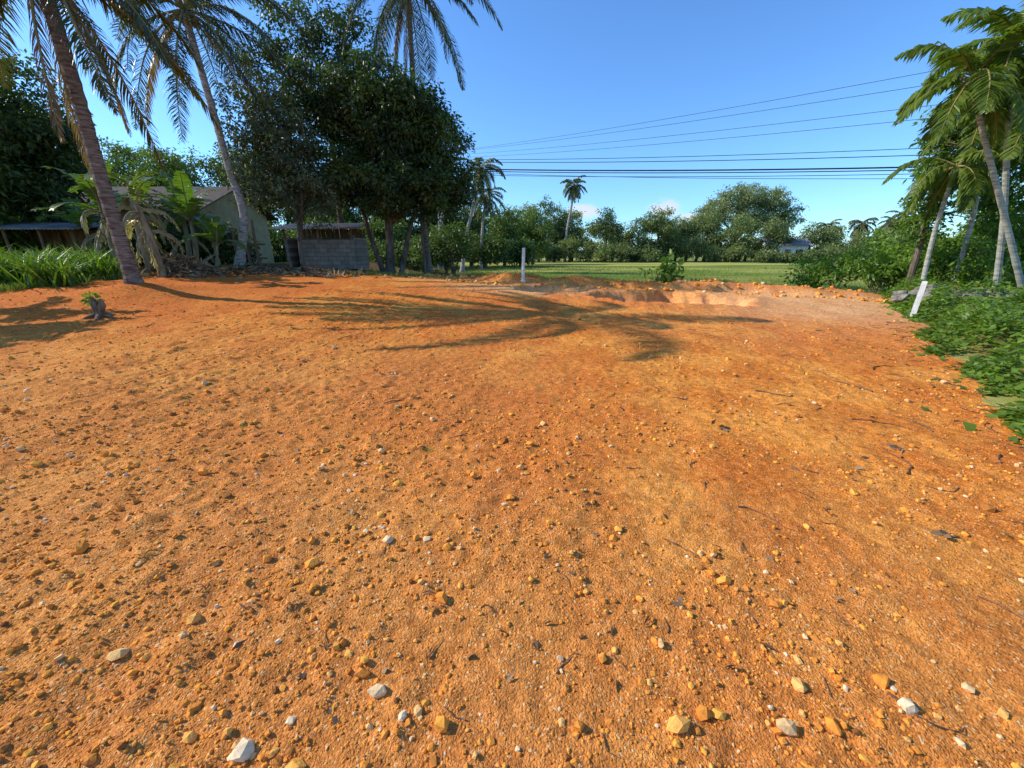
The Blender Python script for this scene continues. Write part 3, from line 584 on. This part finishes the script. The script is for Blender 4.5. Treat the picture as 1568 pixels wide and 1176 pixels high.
for (x,y,s) in ((2.62,1.93,.07),(2.0,3.4,.08),(-3.1,5.6,.09),(3.3,3.0,.08),(-1.6,5.0,.08)):
    q=5;A=nrm(np.stack([rng.normal(size=q),rng.normal(size=q)*.6,rng.normal(0,.1,q)+.1],-1));xx=x+rng.normal(0,.05,q);yy=y+rng.normal(0,.04,q)
    leaf_quads(mb,np.stack([xx,yy,H(xx,yy,True)+.008],-1),A,s,s*.5,rng.random(q)*.7)
mb.build('dry_leaves',[m_dry])
mb=MB()
for i in range(60):
    y=rng.uniform(2,12);x=rng.uniform(-1.2,1.25)*y
    if masks(x,y)[0]<.5: continue
    q=14;blades(mb,x+rng.normal(0,.02,q),y+rng.normal(0,.02,q),rng.uniform(.02,.06,q)*(1+.06*y),np.full(q,.005),np.full(q,.6),1.3)
mb.build('grass_sprouts',[m_grass])
mb=MB()
P=[(13.3,12.7),(16.5,12.6),(20,12.3),(26,12)]
for (a,b) in zip(P[:-1],P[1:]):
    L=math.hypot(b[0]-a[0],b[1]-a[1]);box(mb,((a[0]+b[0])/2,(a[1]+b[1])/2,.15),(L-.01,.3,.7),rot=math.atan2(b[1]-a[1],b[0]-a[0]))
mb.build('low_concrete_wall',[m_conc])
m_rock=basicmat('mossy_rock',(.07,.065,.05),(.30,.27,.22),7,.95,.6)
mb=MB();x=rng.uniform(11.3,15.5,34);y=rng.uniform(9.9,11.9,34);stones(mb,x,y,rng.uniform(.12,.3,34),rng.random(34),1.1);mb.build('rubble_rocks',[m_rock])
# ------------------------------------------------------------------ power lines
m_cab=basicmat('cable_black',(.02,.02,.022),(.05,.05,.055),3,.6,.0)
mb=MB();px,py=-6.5,38.
tube(mb,[(px,py,-.1),(px,py,5),(px,py,9.8)],[.16,.13,.10],10);box(mb,(px,py-.14,9.3),(1.5,.08,.1));box(mb,(px,py-.14,8.4),(.9,.08,.08))
for q in(-.6,-.2,.2,.6): tube(mb,[(px+q,py-.14,9.33),(px+q,py-.14,9.5)],[.04,.03],8)
mb.build('utility_pole',[m_conc])
mb=MB()
def cable(a,b,ext,sag,r):
    a=np.array(a,float);b=np.array(b,float);b=a+(b-a)*ext;t=np.linspace(0,1,40)[:,None];P=a+(b-a)*t;P[:,2]-=(sag*4*t*(1-t))[:,0];tube(mb,P,r,5)
for q,(x,z) in zip((9.5,9.5,9.3,9.1),((13.4,7.3),(13.5,6.95),(13.5,6.35),(13.6,6.0))): cable((px,py-.2,q),(x,15,z),1.35,.35,.008)
for q,z,r in((9.0,7.3,.018),(8.85,6.95,.022),(8.35,6.35,.045),(8.2,6.2,.028),(7.9,6.0,.018),(8.1,5.75,.016)): cable((px,py-.2,q),(23.6,25,z),1.3,.3,r)
mb.build('power_lines',[m_cab])
# ------------------------------------------------------------------ light, sky, camera
el=math.radians(34);az=math.radians(8)
sd=Vector((math.cos(az)*math.cos(el),-math.sin(az)*math.cos(el),-math.sin(el)))
L=bpy.data.lights.new('sun','SUN');L.energy=5.0;L.angle=math.radians(.5);L.color=(1,.94,.82)
so=bpy.data.objects.new('sun',L);scene.collection.objects.link(so);so.rotation_euler=sd.to_track_quat('-Z','Y').to_euler()
w=bpy.data.worlds.new('World');scene.world=w;w.use_nodes=True;nt=w.node_tree;nt.nodes.clear();n=N(nt)
sky=n.new('ShaderNodeTexSky',sky_type='NISHITA',sun_disc=False,sun_elevation=el,sun_rotation=math.atan2(-sd.x,-sd.y),air_density=1.0,dust_density=.3,ozone_density=2.0)
g=n.new('ShaderNodeTexCoord').outputs['Generated'];sp_=n.new('ShaderNodeSeparateXYZ',{0:g}).outputs
colr=n.mix(1.0,sky.outputs[0],(.76,1.20,1.70),'MULTIPLY')
nz=n.noise(n.new('ShaderNodeMapping',{'Vector':g,'Scale':(1,1,2.2)}).outputs[0],16,5,.6)
tot=None
for cx,cz,sx,sz in((.165,.088,.055,.022),(.33,.088,.05,.03),(.40,.07,.06,.012)):
    a=n.math('POWER',n.math('DIVIDE',n.math('SUBTRACT',sp_[0],cx),sx),2.0);b=n.math('POWER',n.math('DIVIDE',n.math('SUBTRACT',sp_[2],cz),sz),2.0)
    v=n.rng(n.math('ADD',a,b),0,1,1,0);tot=v if tot is None else n.math('MAXIMUM',tot,v)
tot=n.math('MULTIPLY',tot,n.rng(sp_[1],.5,.8));m_=n.math('MULTIPLY',n.rng(n.math('ADD',nz,n.math('MULTIPLY',tot,.35)),.58,.85),n.math('MULTIPLY',tot,.85,clamp=True))
colr=n.mix(m_,colr,(5.8,6.0,6.6))
bg=n.new('ShaderNodeBackground',{'Color':colr,'Strength':.145});o=n.new('ShaderNodeOutputWorld');nt.links.new(bg.outputs[0],o.inputs[0])
cam=bpy.data.cameras.new('camera');co_=bpy.data.objects.new('camera',cam);scene.collection.objects.link(co_);scene.camera=co_
co_.location=(0,0,1.6);co_.rotation_euler=(math.radians(90-18.7),0,0);cam.sensor_width=36;cam.lens=13.78;cam.clip_start=.05;cam.clip_end=3000
scene.view_settings.view_transform='Standard';scene.view_settings.look='None';scene.view_settings.exposure=0
